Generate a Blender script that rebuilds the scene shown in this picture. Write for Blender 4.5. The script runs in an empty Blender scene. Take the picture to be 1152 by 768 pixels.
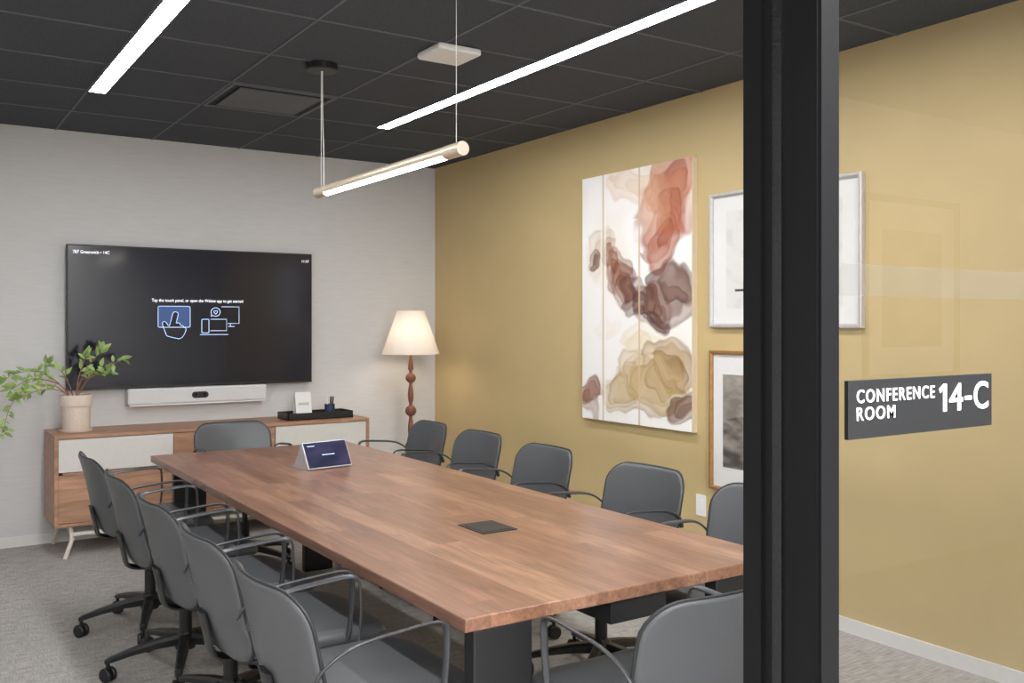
import bpy, bmesh, math, random
from mathutils import Vector, Matrix, noise
random.seed(7)
COL = bpy.context.scene.collection
R = math.radians

# ------------------------------------------------------------------ materials
def s2l(c):
    return tuple(((v/255)/12.92 if v/255 <= .04045 else ((v/255+.055)/1.055)**2.4) for v in c)

def new_mat(name):
    m = bpy.data.materials.new(name); m.use_nodes = True
    nt = m.node_tree
    b = nt.nodes['Principled BSDF']
    return m, nt, b

def mat(name, rgb, rough=.5, metal=0, nscale=30, namt=.08, bump=0, stretch=(1,1,1), emis=0, spec=.5, bscale=None, coat=0):
    m, nt, b = new_mat(name)
    c = s2l(rgb)
    tc = nt.nodes.new('ShaderNodeTexCoord')
    mp = nt.nodes.new('ShaderNodeMapping'); mp.inputs['Scale'].default_value = stretch
    nt.links.new(tc.outputs['Object'], mp.inputs['Vector'])
    n = nt.nodes.new('ShaderNodeTexNoise'); n.inputs['Scale'].default_value = nscale
    n.inputs['Detail'].default_value = 5
    nt.links.new(mp.outputs['Vector'], n.inputs['Vector'])
    r = nt.nodes.new('ShaderNodeValToRGB')
    r.color_ramp.elements[0].position = .3; r.color_ramp.elements[1].position = .7
    r.color_ramp.elements[0].color = tuple(v*(1-namt) for v in c)+(1,)
    r.color_ramp.elements[1].color = tuple(min(1, v*(1+namt)) for v in c)+(1,)
    nt.links.new(n.outputs['Fac'], r.inputs['Fac'])
    nt.links.new(r.outputs['Color'], b.inputs['Base Color'])
    b.inputs['Roughness'].default_value = rough
    b.inputs['Metallic'].default_value = metal
    b.inputs['Specular IOR Level'].default_value = spec
    b.inputs['Coat Weight'].default_value = coat
    if bump:
        bp = nt.nodes.new('ShaderNodeBump'); bp.inputs['Strength'].default_value = bump
        bp.inputs['Distance'].default_value = .002
        n2 = n
        if bscale:
            n2 = nt.nodes.new('ShaderNodeTexNoise'); n2.inputs['Scale'].default_value = bscale
            nt.links.new(mp.outputs['Vector'], n2.inputs['Vector'])
        nt.links.new(n2.outputs['Fac'], bp.inputs['Height'])
        nt.links.new(bp.outputs['Normal'], b.inputs['Normal'])
    if emis:
        nt.links.new(r.outputs['Color'], b.inputs['Emission Color'])
        b.inputs['Emission Strength'].default_value = emis
    return m

def emat(name, rgb, strength):
    m, nt, b = new_mat(name)
    c = s2l(rgb)+(1,)
    b.inputs['Base Color'].default_value = c
    b.inputs['Emission Color'].default_value = c
    b.inputs['Emission Strength'].default_value = strength
    return m

def wood(name, cols, c3, plank_len, plank_w, rot, rough=.4, coat=0.0, contrast=.5, mortar=.6, knots=False, shade=.68):
    """planks run along local X after rot; cols = list of plank tones"""
    m, nt, b = new_mat(name)
    L = nt.links.new
    tc = nt.nodes.new('ShaderNodeTexCoord')
    mp = nt.nodes.new('ShaderNodeMapping'); mp.inputs['Rotation'].default_value = rot
    L(tc.outputs['Object'], mp.inputs['Vector'])
    br = nt.nodes.new('ShaderNodeTexBrick')
    br.inputs['Scale'].default_value = 1
    br.inputs['Brick Width'].default_value = plank_len
    br.inputs['Row Height'].default_value = plank_w
    br.inputs['Mortar Size'].default_value = .0005
    br.offset = .37; br.offset_frequency = 2; br.squash = .8; br.squash_frequency = 3
    br.inputs['Color1'].default_value = (0, 0, 0, 1)
    br.inputs['Color2'].default_value = (1, 1, 1, 1)
    br.inputs['Mortar'].default_value = (.5, .5, .5, 1)
    L(mp.outputs['Vector'], br.inputs['Vector'])
    rp = nt.nodes.new('ShaderNodeValToRGB')
    els = rp.color_ramp.elements
    els[0].color = s2l(cols[0])+(1,); els[1].color = s2l(cols[-1])+(1,)
    for i, c in enumerate(cols[1:-1]):
        e = els.new((i+1)/(len(cols)-1)); e.color = s2l(c)+(1,)
    L(br.outputs['Color'], rp.inputs['Fac'])
    vadd = nt.nodes.new('ShaderNodeVectorMath'); vadd.operation = 'MULTIPLY_ADD'
    L(br.outputs['Color'], vadd.inputs[0]); vadd.inputs[1].default_value = (9, 5, 7); L(mp.outputs['Vector'], vadd.inputs[2])
    mp2 = nt.nodes.new('ShaderNodeMapping'); mp2.inputs['Scale'].default_value = (3.0, 52, 52)
    L(vadd.outputs[0], mp2.inputs['Vector'])
    n = nt.nodes.new('ShaderNodeTexNoise'); n.inputs['Scale'].default_value = 1
    n.inputs['Detail'].default_value = 8; n.inputs['Distortion'].default_value = 1.6
    L(mp2.outputs['Vector'], n.inputs['Vector'])
    mp3 = nt.nodes.new('ShaderNodeMapping'); mp3.inputs['Scale'].default_value = (2.0, 12, 12)
    L(vadd.outputs[0], mp3.inputs['Vector'])
    n2 = nt.nodes.new('ShaderNodeTexNoise'); n2.inputs['Scale'].default_value = 1
    n2.inputs['Detail'].default_value = 4; n2.inputs['Distortion'].default_value = 2.2
    L(mp3.outputs['Vector'], n2.inputs['Vector'])
    r = nt.nodes.new('ShaderNodeValToRGB')
    r.color_ramp.elements[0].position = .33; r.color_ramp.elements[1].position = .64
    r.color_ramp.elements[0].color = (1, 1, 1, 1); r.color_ramp.elements[1].color = (0, 0, 0, 1)
    L(n.outputs['Fac'], r.inputs['Fac'])
    mul = nt.nodes.new('ShaderNodeMath'); mul.operation = 'MULTIPLY'; mul.inputs[1].default_value = contrast
    L(r.outputs['Color'], mul.inputs[0])
    mx = nt.nodes.new('ShaderNodeMix'); mx.data_type = 'RGBA'
    L(mul.outputs[0], mx.inputs['Factor']); L(rp.outputs['Color'], mx.inputs['A'])
    mx.inputs['B'].default_value = s2l(c3)+(1,)
    mx2 = nt.nodes.new('ShaderNodeMix'); mx2.data_type = 'RGBA'; mx2.blend_type = 'MULTIPLY'
    r2 = nt.nodes.new('ShaderNodeValToRGB')
    r2.color_ramp.elements[0].position = .3; r2.color_ramp.elements[1].position = .7
    r2.color_ramp.elements[0].color = (shade, shade*.98, shade*.98, 1); r2.color_ramp.elements[1].color = (1.14, 1.12, 1.11, 1)
    L(n2.outputs['Fac'], r2.inputs['Fac'])
    mx2.inputs['Factor'].default_value = 1
    L(mx.outputs['Result'], mx2.inputs['A']); L(r2.outputs['Color'], mx2.inputs['B'])
    last = mx2.outputs['Result']
    sm = nt.nodes.new('ShaderNodeMix'); sm.data_type = 'RGBA'; sm.blend_type = 'MULTIPLY'
    L(br.outputs['Fac'], sm.inputs['Factor']); L(last, sm.inputs['A']); sm.inputs['B'].default_value = (mortar, mortar, mortar, 1)
    last = sm.outputs['Result']
    if knots:
        vo = nt.nodes.new('ShaderNodeTexVoronoi'); vo.inputs['Scale'].default_value = 1
        mp4 = nt.nodes.new('ShaderNodeMapping'); mp4.inputs['Scale'].default_value = (2.2, 5.4, 1)
        L(mp.outputs['Vector'], mp4.inputs['Vector']); L(mp4.outputs['Vector'], vo.inputs['Vector'])
        kr = nt.nodes.new('ShaderNodeValToRGB')
        kr.color_ramp.elements[0].position = .02; kr.color_ramp.elements[1].position = .11
        kr.color_ramp.elements[0].color = (.38, .33, .31, 1); kr.color_ramp.elements[1].color = (1, 1, 1, 1)
        L(vo.outputs['Distance'], kr.inputs['Fac'])
        km = nt.nodes.new('ShaderNodeMix'); km.data_type = 'RGBA'; km.blend_type = 'MULTIPLY'; km.inputs['Factor'].default_value = .65
        L(last, km.inputs['A']); L(kr.outputs['Color'], km.inputs['B']); last = km.outputs['Result']
    L(last, b.inputs['Base Color'])
    b.inputs['Roughness'].default_value = rough
    b.inputs['Coat Weight'].default_value = coat
    b.inputs['Coat Roughness'].default_value = .3
    return m

def attr_mat(name, rough=.5):
    m, nt, b = new_mat(name)
    a = nt.nodes.new('ShaderNodeAttribute'); a.attribute_name = 'Col'
    nt.links.new(a.outputs['Color'], b.inputs['Base Color'])
    b.inputs['Roughness'].default_value = rough
    return m

M = {}
M['yellow'] = mat('mustard_paint', (204, 181, 132), .55, nscale=3, namt=.03, bump=.05, bscale=250)
M['grey_wall'] = mat('linen_wallcovering', (212, 212, 212), .7, nscale=7, namt=.035, stretch=(1, 1, 8), bump=.08, bscale=60)
M['cream'] = mat('white_paint', (228, 228, 228), .6, nscale=3, namt=.03)
M['base'] = mat('baseboard_paint', (228, 227, 225), .5, namt=.02)
M['ceil'] = mat('charcoal_ceiling_tile', (78, 82, 88), .9, nscale=120, namt=.2, bump=.2, spec=.2)
M['grid'] = mat('ceiling_grid_metal', (102, 106, 112), .7, namt=.03, spec=.3)
M['black'] = mat('black_powder_coat', (28, 28, 30), .45, nscale=80, namt=.1)
M['jamb'] = mat('black_anodised_frame', (11, 11, 12), .5, nscale=10, namt=.12, stretch=(1, 1, .2), spec=.18)
M['jamb_lit'] = mat('lit_black_frame_face', (15, 15, 17), .55, nscale=10, namt=.06, spec=.18)  # same black frame; corridor light on its front face put into the colour
M['gasket'] = mat('rubber_gasket', (14, 14, 16), .3, nscale=160, namt=.3, bump=.5, bscale=160, spec=.5)
M['plastic'] = mat('black_plastic', (28, 28, 30), .4, namt=.05)
M['arm'] = mat('satin_graphite_armrest', (68, 69, 72), .3, .3, namt=.05)
M['rim'] = mat('backrest_edge_shell', (36, 37, 39), .45, namt=.05)
M['leather'] = mat('slate_grey_upholstery', (80, 82, 85), .38, nscale=300, namt=.06, bump=.1)
M['walnut'] = wood('walnut_planks', [(134, 96, 76), (156, 116, 93), (145, 106, 85), (170, 131, 106), (128, 92, 74)], (90, 62, 49), 1.2, .082, (0, 0, R(90)), .3, coat=.2, contrast=.55, mortar=.82, knots=True, shade=.70)
M['credwood'] = wood('light_walnut_veneer', [(190, 148, 120), (182, 140, 112)], (150, 108, 84), 3.0, .6, (R(90), 0, 0), .45, contrast=.4, mortar=1)
M['lampwood'] = mat('turned_wood', (128, 80, 62), .35, nscale=12, namt=.25, stretch=(1, 1, .3))
M['offwhite'] = mat('putty_lacquer', (212, 210, 204), .5, namt=.02)
M['legmetal'] = mat('champagne_metal', (218, 212, 204), .4, .1, namt=.03)
M['brass'] = mat('champagne_brass', (226, 210, 188), .35, .5, nscale=40, namt=.06)
M['white'] = mat('white_plastic', (236, 236, 234), .5, namt=.02)
M['silver'] = mat('silver_fabric', (214, 215, 217), .5, nscale=300, namt=.1)
M['tabletshell'] = mat('light_grey_shell', (196, 197, 200), .35, .2, namt=.02)
M['pot'] = mat('blush_ceramic', (222, 206, 193), .7, nscale=60, namt=.06, bump=.2)
M['soil'] = mat('potting_soil', (60, 45, 35), .9, nscale=80, namt=.4)
M['leaf'] = mat('leaf_green', (150, 176, 102), .45, nscale=14, namt=.35)
M['stem'] = mat('brown_stem', (160, 110, 86), .6, nscale=40, namt=.2)
M['canvas'] = mat('canvas_edge', (240, 236, 228), .6, namt=.02)
M['trimgold'] = mat('pale_gold_trim', (224, 208, 182), .5, .1, namt=.03)
M['strip'] = emat('led_lens', (252, 252, 252), 44)
M['lens'] = emat('pendant_lens', (255, 250, 242), 18)
M['text_w'] = emat('screen_white_glow', (240, 242, 248), .9)
M['text_b'] = emat('screen_light_blue_glow', (180, 205, 240), .9)
M['blue'] = emat('screen_blue_glow', (52, 80, 132), .4)
M['sign'] = mat('matte_black_sign', (22, 23, 25), .5, nscale=200, namt=.08)
M['signtext'] = mat('sign_white_paint', (228, 228, 226), .5, namt=.02)
M['mirrorframe'] = mat('silver_leaf_frame', (200, 198, 194), .35, .25, nscale=30, namt=.06)
M['goldframe'] = mat('antique_gold_frame', (168, 126, 78), .4, .35, nscale=30, namt=.15)
M['matboard'] = mat('mat_board', (232, 232, 231), .7, namt=.01)
M['cable'] = mat('white_cable', (215, 215, 212), .5, namt=.02)
M['art'] = attr_mat('ink_on_canvas', .5)
M['print'] = attr_mat('ink_print', .35)
M['red'] = mat('red_plastic', (170, 50, 50), .5)
M['navy'] = mat('navy_plastic', (50, 60, 90), .5)
M['vent'] = mat('diffuser_grey', (98, 101, 106), .7)

def carpet():
    m, nt, b = new_mat('grey_carpet'); L = nt.links.new
    tc = nt.nodes.new('ShaderNodeTexCoord')
    mp = nt.nodes.new('ShaderNodeMapping'); mp.inputs['Scale'].default_value = (10, 210, 1)
    L(tc.outputs['Object'], mp.inputs['Vector'])
    n = nt.nodes.new('ShaderNodeTexNoise'); n.inputs['Scale'].default_value = 1; n.inputs['Detail'].default_value = 5
    L(mp.outputs['Vector'], n.inputs['Vector'])
    mpb = nt.nodes.new('ShaderNodeMapping'); mpb.inputs['Scale'].default_value = (210, 14, 1)
    L(tc.outputs['Object'], mpb.inputs['Vector'])
    n3 = nt.nodes.new('ShaderNodeTexNoise'); n3.inputs['Scale'].default_value = 1; n3.inputs['Detail'].default_value = 3
    L(mpb.outputs['Vector'], n3.inputs['Vector'])
    n2 = nt.nodes.new('ShaderNodeTexNoise'); n2.inputs['Scale'].default_value = 300; n2.inputs['Detail'].default_value = 2
    L(tc.outputs['Object'], n2.inputs['Vector'])
    mm = nt.nodes.new('ShaderNodeMix'); mm.inputs['Factor'].default_value = .35
    L(n.outputs['Fac'], mm.inputs['A']); L(n3.outputs['Fac'], mm.inputs['B'])
    r = nt.nodes.new('ShaderNodeValToRGB')
    L(mm.outputs['Result'], r.inputs['Fac'])
    r.color_ramp.elements[0].position = .34; r.color_ramp.elements[1].position = .66
    r.color_ramp.elements[0].color = s2l((128, 125, 122))+(1,)
    r.color_ramp.elements[1].color = s2l((200, 196, 192))+(1,)
    L(r.outputs['Color'], b.inputs['Base Color'])
    b.inputs['Roughness'].default_value = .95
    bp = nt.nodes.new('ShaderNodeBump'); bp.inputs['Strength'].default_value = .4; bp.inputs['Distance'].default_value = .003
    L(n2.outputs['Fac'], bp.inputs['Height']); L(bp.outputs['Normal'], b.inputs['Normal'])
    return m
M['carpet'] = carpet()

def glass_mat(name, haze=0):
    m = bpy.data.materials.new(name); m.use_nodes = True
    nt = m.node_tree; nt.nodes.clear(); L = nt.links.new
    out = nt.nodes.new('ShaderNodeOutputMaterial')
    tr = nt.nodes.new('ShaderNodeBsdfTransparent'); tr.inputs['Color'].default_value = (.96, .96, .95, 1)
    gl = nt.nodes.new('ShaderNodeBsdfGlossy'); gl.inputs['Roughness'].default_value = 0
    fr = nt.nodes.new('ShaderNodeFresnel'); fr.inputs['IOR'].default_value = 1.5
    mx = nt.nodes.new('ShaderNodeMixShader')
    L(fr.outputs[0], mx.inputs[0]); L(tr.outputs[0], mx.inputs[1]); L(gl.outputs[0], mx.inputs[2])
    if haze:
        df = nt.nodes.new('ShaderNodeBsdfTranslucent'); df.inputs['Color'].default_value = (.9, .9, .88, 1)
        m2 = nt.nodes.new('ShaderNodeMixShader'); m2.inputs[0].default_value = haze
        L(tr.outputs[0], m2.inputs[1]); L(df.outputs[0], m2.inputs[2]); L(m2.outputs[0], out.inputs[0])
    else:
        L(mx.outputs[0], out.inputs[0])
    return m
M['glass'] = glass_mat('clear_glass')
M['band'] = glass_mat('translucent_band', .2)

def screen_mat(name='glossy_black_screen', c0=(.003, .003, .006), c1=(.006, .006, .014), st=.8):
    m, nt, b = new_mat(name)
    b.inputs['Base Color'].default_value = (.005, .005, .007, 1)
    b.inputs['Roughness'].default_value = .12
    n = nt.nodes.new('ShaderNodeTexNoise'); n.inputs['Scale'].default_value = 1
    r = nt.nodes.new('ShaderNodeValToRGB')
    r.color_ramp.elements[0].color = c0+(1,); r.color_ramp.elements[1].color = c1+(1,)
    r.color_ramp.elements[0].position = .35; r.color_ramp.elements[1].position = .65
    nt.links.new(n.outputs['Fac'], r.inputs['Fac']); nt.links.new(r.outputs['Color'], b.inputs['Emission Color'])
    b.inputs['Emission Strength'].default_value = st
    return m
M['screen'] = screen_mat()
M['tablet_screen'] = screen_mat('violet_tablet_screen', (.02, .02, .05), (.07, .065, .14), 1)

def shade_mat():
    m = bpy.data.materials.new('linen_shade'); m.use_nodes = True
    nt = m.node_tree; nt.nodes.clear(); L = nt.links.new
    out = nt.nodes.new('ShaderNodeOutputMaterial')
    d = nt.nodes.new('ShaderNodeBsdfDiffuse'); d.inputs[0].default_value = s2l((240, 232, 224))+(1,)
    t = nt.nodes.new('ShaderNodeBsdfTranslucent'); t.inputs[0].default_value = s2l((240, 232, 222))+(1,)
    n = nt.nodes.new('ShaderNodeTexNoise'); n.inputs['Scale'].default_value = 60
    bp = nt.nodes.new('ShaderNodeBump'); bp.inputs['Strength'].default_value = .1
    L(n.outputs['Fac'], bp.inputs['Height']); L(bp.outputs['Normal'], d.inputs['Normal'])
    mx = nt.nodes.new('ShaderNodeMixShader'); mx.inputs[0].default_value = .22
    L(d.outputs[0], mx.inputs[1]); L(t.outputs[0], mx.inputs[2])
    L(mx.outputs[0], out.inputs[0])
    return m
M['shade'] = shade_mat()

# ------------------------------------------------------------------ mesh helpers
def link(name, me, m=None, parent=None, loc=(0, 0, 0), rot=(0, 0, 0), smooth=False):
    o = bpy.data.objects.new(name, me); COL.objects.link(o)
    if m is not None and not me.materials: me.materials.append(m)
    o.location = loc; o.rotation_euler = rot
    if parent: o.parent = parent
    if smooth:
        for p in me.polygons: p.use_smooth = True
    return o

def bm_obj(name, bm, m, parent=None, loc=(0, 0, 0), rot=(0, 0, 0), smooth=False, sharp=None):
    bmesh.ops.recalc_face_normals(bm, faces=bm.faces)
    if sharp is not None:
        for e in bm.edges:
            if len(e.link_faces) == 2 and e.calc_face_angle() > R(sharp): e.smooth = False
    me = bpy.data.meshes.new(name); bm.to_mesh(me); bm.free()
    return link(name, me, m, parent, loc, rot, smooth)

def add_box(bm, x0, x1, y0, y1, z0, z1, bev=0):
    r = bmesh.ops.create_cube(bm, size=1)
    for v in r['verts']:
        v.co = Vector((x0+(v.co.x+.5)*(x1-x0), y0+(v.co.y+.5)*(y1-y0), z0+(v.co.z+.5)*(z1-z0)))
    if bev:
        es = set(e for v in r['verts'] for e in v.link_edges)
        bmesh.ops.bevel(bm, geom=list(es), offset=bev, segments=2, affect='EDGES', profile=.5)

def box(name, x0, x1, y0, y1, z0, z1, m, parent=None, bev=0, loc=(0, 0, 0), rot=(0, 0, 0)):
    bm = bmesh.new(); add_box(bm, x0, x1, y0, y1, z0, z1, bev)
    return bm_obj(name, bm, m, parent, loc, rot)

def lathe(name, prof, m, parent=None, loc=(0, 0, 0), rot=(0, 0, 0), seg=32, sharp=40):
    bm = bmesh.new(); rings = []
    for r, z in prof:
        if r < 1e-6: rings.append([bm.verts.new((0, 0, z))])
        else: rings.append([bm.verts.new((r*math.cos(2*math.pi*i/seg), r*math.sin(2*math.pi*i/seg), z)) for i in range(seg)])
    for a, b in zip(rings, rings[1:]):
        for i in range(seg):
            j = (i+1) % seg
            if len(a) == 1 and len(b) == 1: continue
            if len(a) == 1: bm.faces.new((a[0], b[i], b[j]))
            elif len(b) == 1: bm.faces.new((a[i], a[j], b[0]))
            else: bm.faces.new((a[i], a[j], b[j], b[i]))
    return bm_obj(name, bm, m, parent, loc, rot, True, sharp)

def catmull(pts, n=6):
    P = [Vector(p) for p in pts]
    P = [2*P[0]-P[1]]+P+[2*P[-1]-P[-2]]
    out = []
    for i in range(1, len(P)-2):
        for k in range(n):
            t = k/n
            a, b, c, d = P[i-1], P[i], P[i+1], P[i+2]
            out.append(.5*((2*b)+(-a+c)*t+(2*a-5*b+4*c-d)*t*t+(-a+3*b-3*c+d)*t**3))
    out.append(P[-2].copy())
    return out

def add_tube(bm, pts, ra, rb=None, seg=10, ref=Vector((0, 0, 1)), smooth=6, taper=None, power=1.0):
    rb = rb or ra
    P = catmull(pts, smooth) if smooth and len(pts) > 2 else [Vector(p) for p in pts]
    rings = []; prev = None
    def pw(v): return math.copysign(abs(v)**power, v)
    for i, p in enumerate(P):
        t = (P[min(i+1, len(P)-1)]-P[max(i-1, 0)]).normalized()
        if prev is None:
            a = ref - t*ref.dot(t)
            if a.length < 1e-3: a = Vector((1, 0, 0)) - t*t.x
            a.normalize()
        else:
            a = (prev - t*prev.dot(t)).normalized()
        prev = a
        b = t.cross(a)
        k = 1 if taper is None else 1+(taper-1)*i/(len(P)-1)
        rings.append([bm.verts.new(p+(a*pw(math.cos(2*math.pi*j/seg))*rb+b*pw(math.sin(2*math.pi*j/seg))*ra)*k) for j in range(seg)])
    for x, y in zip(rings, rings[1:]):
        for j in range(seg):
            bm.faces.new((x[j], x[(j+1) % seg], y[(j+1) % seg], y[j]))
    bm.faces.new(rings[0][::-1]); bm.faces.new(rings[-1])

def tube(name, pts, ra, m, parent=None, rb=None, seg=10, smooth=6, taper=None, ref=Vector((0, 0, 1)), loc=(0, 0, 0), power=1.0):
    bm = bmesh.new(); add_tube(bm, pts, ra, rb, seg, ref, smooth, taper, power)
    return bm_obj(name, bm, m, parent, loc, smooth=True, sharp=50)

def outline(w, h, rad, seg=7):
    pts = []
    rad = max(.001, min(rad, w/2-.001, h/2-.001))
    for cx, cy, a0 in ((w/2-rad, h/2-rad, 0), (-w/2+rad, h/2-rad, 90), (-w/2+rad, -h/2+rad, 180), (w/2-rad, -h/2+rad, 270)):
        for k in range(seg+1):
            a = R(a0+90*k/seg); pts.append((cx+rad*math.cos(a), cy+rad*math.sin(a)))
        nx = {0: (-1, 0), 90: (0, -1), 180: (1, 0), 270: (0, 1)}[a0]
        ln = (w-2*rad) if a0 in (0, 180) else (h-2*rad)
        bx, by = pts[-1]
        for k in range(1, 6):
            pts.append((bx+nx[0]*ln*k/6, by+nx[1]*ln*k/6))
    return pts

def rslab(name, w, h, t, rad, edge, f, m, parent=None, puff=0.0):
    """rounded slab, f maps (a,b,c)->xyz"""
    bm = bmesh.new()
    seq = []
    inner = lambda s: [(x*s, y*s) for x, y in outline(w-2*edge, h-2*edge, rad-edge)]
    for s in (.03, .3, .55, .75, .9): seq.append((inner(s), t/2*(1+puff*(1-s*s))))
    for k in range(5):
        a = R(90*k/4)
        i = edge*(1-math.sin(a)); c = t/2-edge*(1-math.cos(a)) if edge <= t/2 else t/2*math.cos(a)
        seq.append((outline(w-2*i, h-2*i, rad-i), c))
    back = [(o, -c) for o, c in reversed(seq)]
    allr = seq+back
    rings = [[bm.verts.new(f(x, y, c)) for x, y in o] for o, c in allr]
    n = len(rings[0])
    for a, b in zip(rings, rings[1:]):
        for j in range(n):
            try: bm.faces.new((a[j], a[(j+1) % n], b[(j+1) % n], b[j]))
            except ValueError: pass
    bm.faces.new(rings[0]); bm.faces.new(rings[-1][::-1])
    bmesh.ops.remove_doubles(bm, verts=bm.verts, dist=1e-5)
    return bm_obj(name, bm, m, parent, smooth=True)

def empty(name, loc, label, cat, rot=0, group=None):
    o = bpy.data.objects.new(name, None); COL.objects.link(o)
    o.empty_display_size = .1
    o.location = loc; o.rotation_euler = (0, 0, R(rot))
    o['label'] = label; o['category'] = cat
    if group: o['group'] = group
    return o

def text_mesh(name, body, size, m, parent, loc, align='LEFT', bold=0, ext=.0006, sx=1.0, space=1.0, fit=None):
    cu = bpy.data.curves.new(name, 'FONT'); cu.body = body; cu.size = size
    cu.align_x = align; cu.extrude = ext; cu.offset = bold; cu.space_character = space
    cu.resolution_u = 4
    tmp = bpy.data.objects.new('tmp', cu); COL.objects.link(tmp)
    bpy.context.view_layer.update()
    dg = bpy.context.evaluated_depsgraph_get()
    me = bpy.data.meshes.new_from_object(tmp.evaluated_get(dg))
    bpy.data.objects.remove(tmp)
    if fit:   # (x0,x1,z0,z1) relative to loc
        xs = [v.co.x for v in me.vertices]; ys = [v.co.y for v in me.vertices]
        fx = (fit[1]-fit[0])/(max(xs)-min(xs)); fy = (fit[3]-fit[2])/(max(ys)-min(ys))
        x_, y_ = min(xs), min(ys)
        for v in me.vertices:
            v.co.x = fit[0]+(v.co.x-x_)*fx; v.co.y = fit[2]+(v.co.y-y_)*fy
    me.transform(Matrix.Rotation(R(90), 4, 'X') @ Matrix.Diagonal((sx, 1, 1, 1)))
    me.name = name
    me.materials.clear(); me.materials.append(m)
    return link(name, me, None, parent, loc)

def ring_frame(name, w, h, fw, d, m, parent, lip=.0):
    bm = bmesh.new()
    def rect(a, b, y): return [bm.verts.new(v) for v in ((-a, y, -b), (a, y, -b), (a, y, b), (-a, y, b))]
    rs = [rect(w/2, h/2, 0), rect(w/2, h/2, -d+.003), rect(w/2-.003, h/2-.003, -d), rect(w/2-fw*.6, h/2-fw*.6, -d),
          rect(w/2-fw, h/2-fw, -d+.008), rect(w/2-fw, h/2-fw, 0)]
    rs.append(rs[0])
    for a, b in zip(rs, rs[1:]):
        for j in range(4): bm.faces.new((a[j], a[(j+1) % 4], b[(j+1) % 4], b[j]))
    return bm_obj(name, bm, m, parent)

def painted(name, w, h, nx, nz, fn, m, parent, loc=(0, 0, 0)):
    verts = []; cols = []
    for j in range(nz+1):
        for i in range(nx+1):
            u, v = i/nx, j/nz
            verts.append(((u-.5)*w, 0, (.5-v)*h)); cols.append(fn(u, v))
    faces = []
    for j in range(nz):
        for i in range(nx):
            a = j*(nx+1)+i
            faces.append((a, a+nx+1, a+nx+2, a+1))
    me = bpy.data.meshes.new(name); me.from_pydata(verts, [], faces)
    at = me.color_attributes.new('Col', 'FLOAT_COLOR', 'POINT')
    buf = []
    for c in cols: buf += [c[0], c[1], c[2], 1]
    at.data.foreach_set('color', buf)
    me.update()
    return link(name, me, m, parent, loc)

def structure(o): o['kind'] = 'structure'; return o

# ------------------------------------------------------------------ room
XR, YB, H = 3.74, 6.86, 2.74
XL = -.62; YG = .70; YG2 = .81; YC = -2.0
structure(box('floor', -3, 7, -2.1, YB+.1, -.1, 0, M['carpet']))
structure(box('ceiling', -3, 7, -2.1, YB+.1, H, H+.1, M['ceil']))
structure(box('wall_back', XL-.1, XR+.1, YB, YB+.1, 0, H, M['grey_wall']))
structure(box('wall_right', XR, XR+.1, YG, YB, 0, H, M['yellow']))
structure(box('wall_left', XL-.1, XL, YG, YB, 0, H, M['cream']))
structure(box('wall_corridor', -3, 7, YC-.1, YC, 0, H, M['cream']))
structure(box('wall_corridor_west', -3.1, -3, YC, YG2, 0, H, M['cream']))
structure(box('wall_corridor_east', 7, 7.1, YC, YG2, 0, H, M['cream']))
structure(box('wall_front_west', -3, -.3, YG, YG2, 0, H, M['cream']))
structure(box('wall_front_east', XR+.1, 7, YG, YG2, 0, H, M['cream']))
BH = .066
structure(box('baseboard_back', XL, XR, YB-.012, YB, 0, BH, M['base']))
structure(box('baseboard_right', XR-.012, XR, YG2, YB-.012, 0, BH, M['base']))
structure(box('baseboard_left', XL, XL+.012, YG2, YB-.012, 0, BH, M['base']))

bm = bmesh.new()
x = -.34
while x < XR: add_box(bm, x-.006, x+.006, YG2, YB, H-.004, H); x += .61
y = 6.21
while y > YG2: add_box(bm, XL, XR, y-.006, y+.006, H-.0035, H); y -= .61
structure(bm_obj('trim_1', bm, M['grid']))

# door frame / glazing
bm = bmesh.new()
JX0, JX1 = .877, .908
add_box(bm, JX0+.002, JX1, YG, YG2, 0, H)
structure(bm_obj('door_1', bm, M['jamb']))
structure(box('trim_2', JX0+.001, JX1+.001, YG-.004, YG+.0, 0, H, M['jamb_lit']))
structure(box('trim_3', JX0-.001, JX0+.003, YG+.052, YG+.066, 0, H, M['gasket']))
structure(box('trim_4', JX0-.002, JX0+.003, YG+.0, YG+.030, 0, H, M['jamb']))
structure(box('trim_8', JX0-.003, JX0+.003, YG2-.028, YG2, 0, H, M['jamb']))
structure(box('trim_6', -.3, JX0, YG, YG2, 2.42, H, M['jamb']))
bm = bmesh.new()
add_box(bm, JX1, XR, YG+.02, YG2-.03, 0, .05); add_box(bm, JX1, XR, YG+.02, YG2-.03, H-.05, H)
structure(bm_obj('trim_7', bm, M['jamb']))
bm = bmesh.new()
vs = [bm.verts.new(v) for v in ((JX1, YG+.012, .0), (XR, YG+.012, .0), (XR, YG+.012, H), (JX1, YG+.012, H))]
bm.faces.new(vs)
structure(bm_obj('window_1', bm, M['glass']))
band = bmesh.new()  # narrow translucent band across the pane
vs = [band.verts.new(v) for v in ((JX1, YG+.0135, 1.484), (XR, YG+.0135, 1.484), (XR, YG+.0135, 1.522), (JX1, YG+.0135, 1.522))]
band.faces.new(vs)
structure(bm_obj('window_2', band, M['band']))

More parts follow.
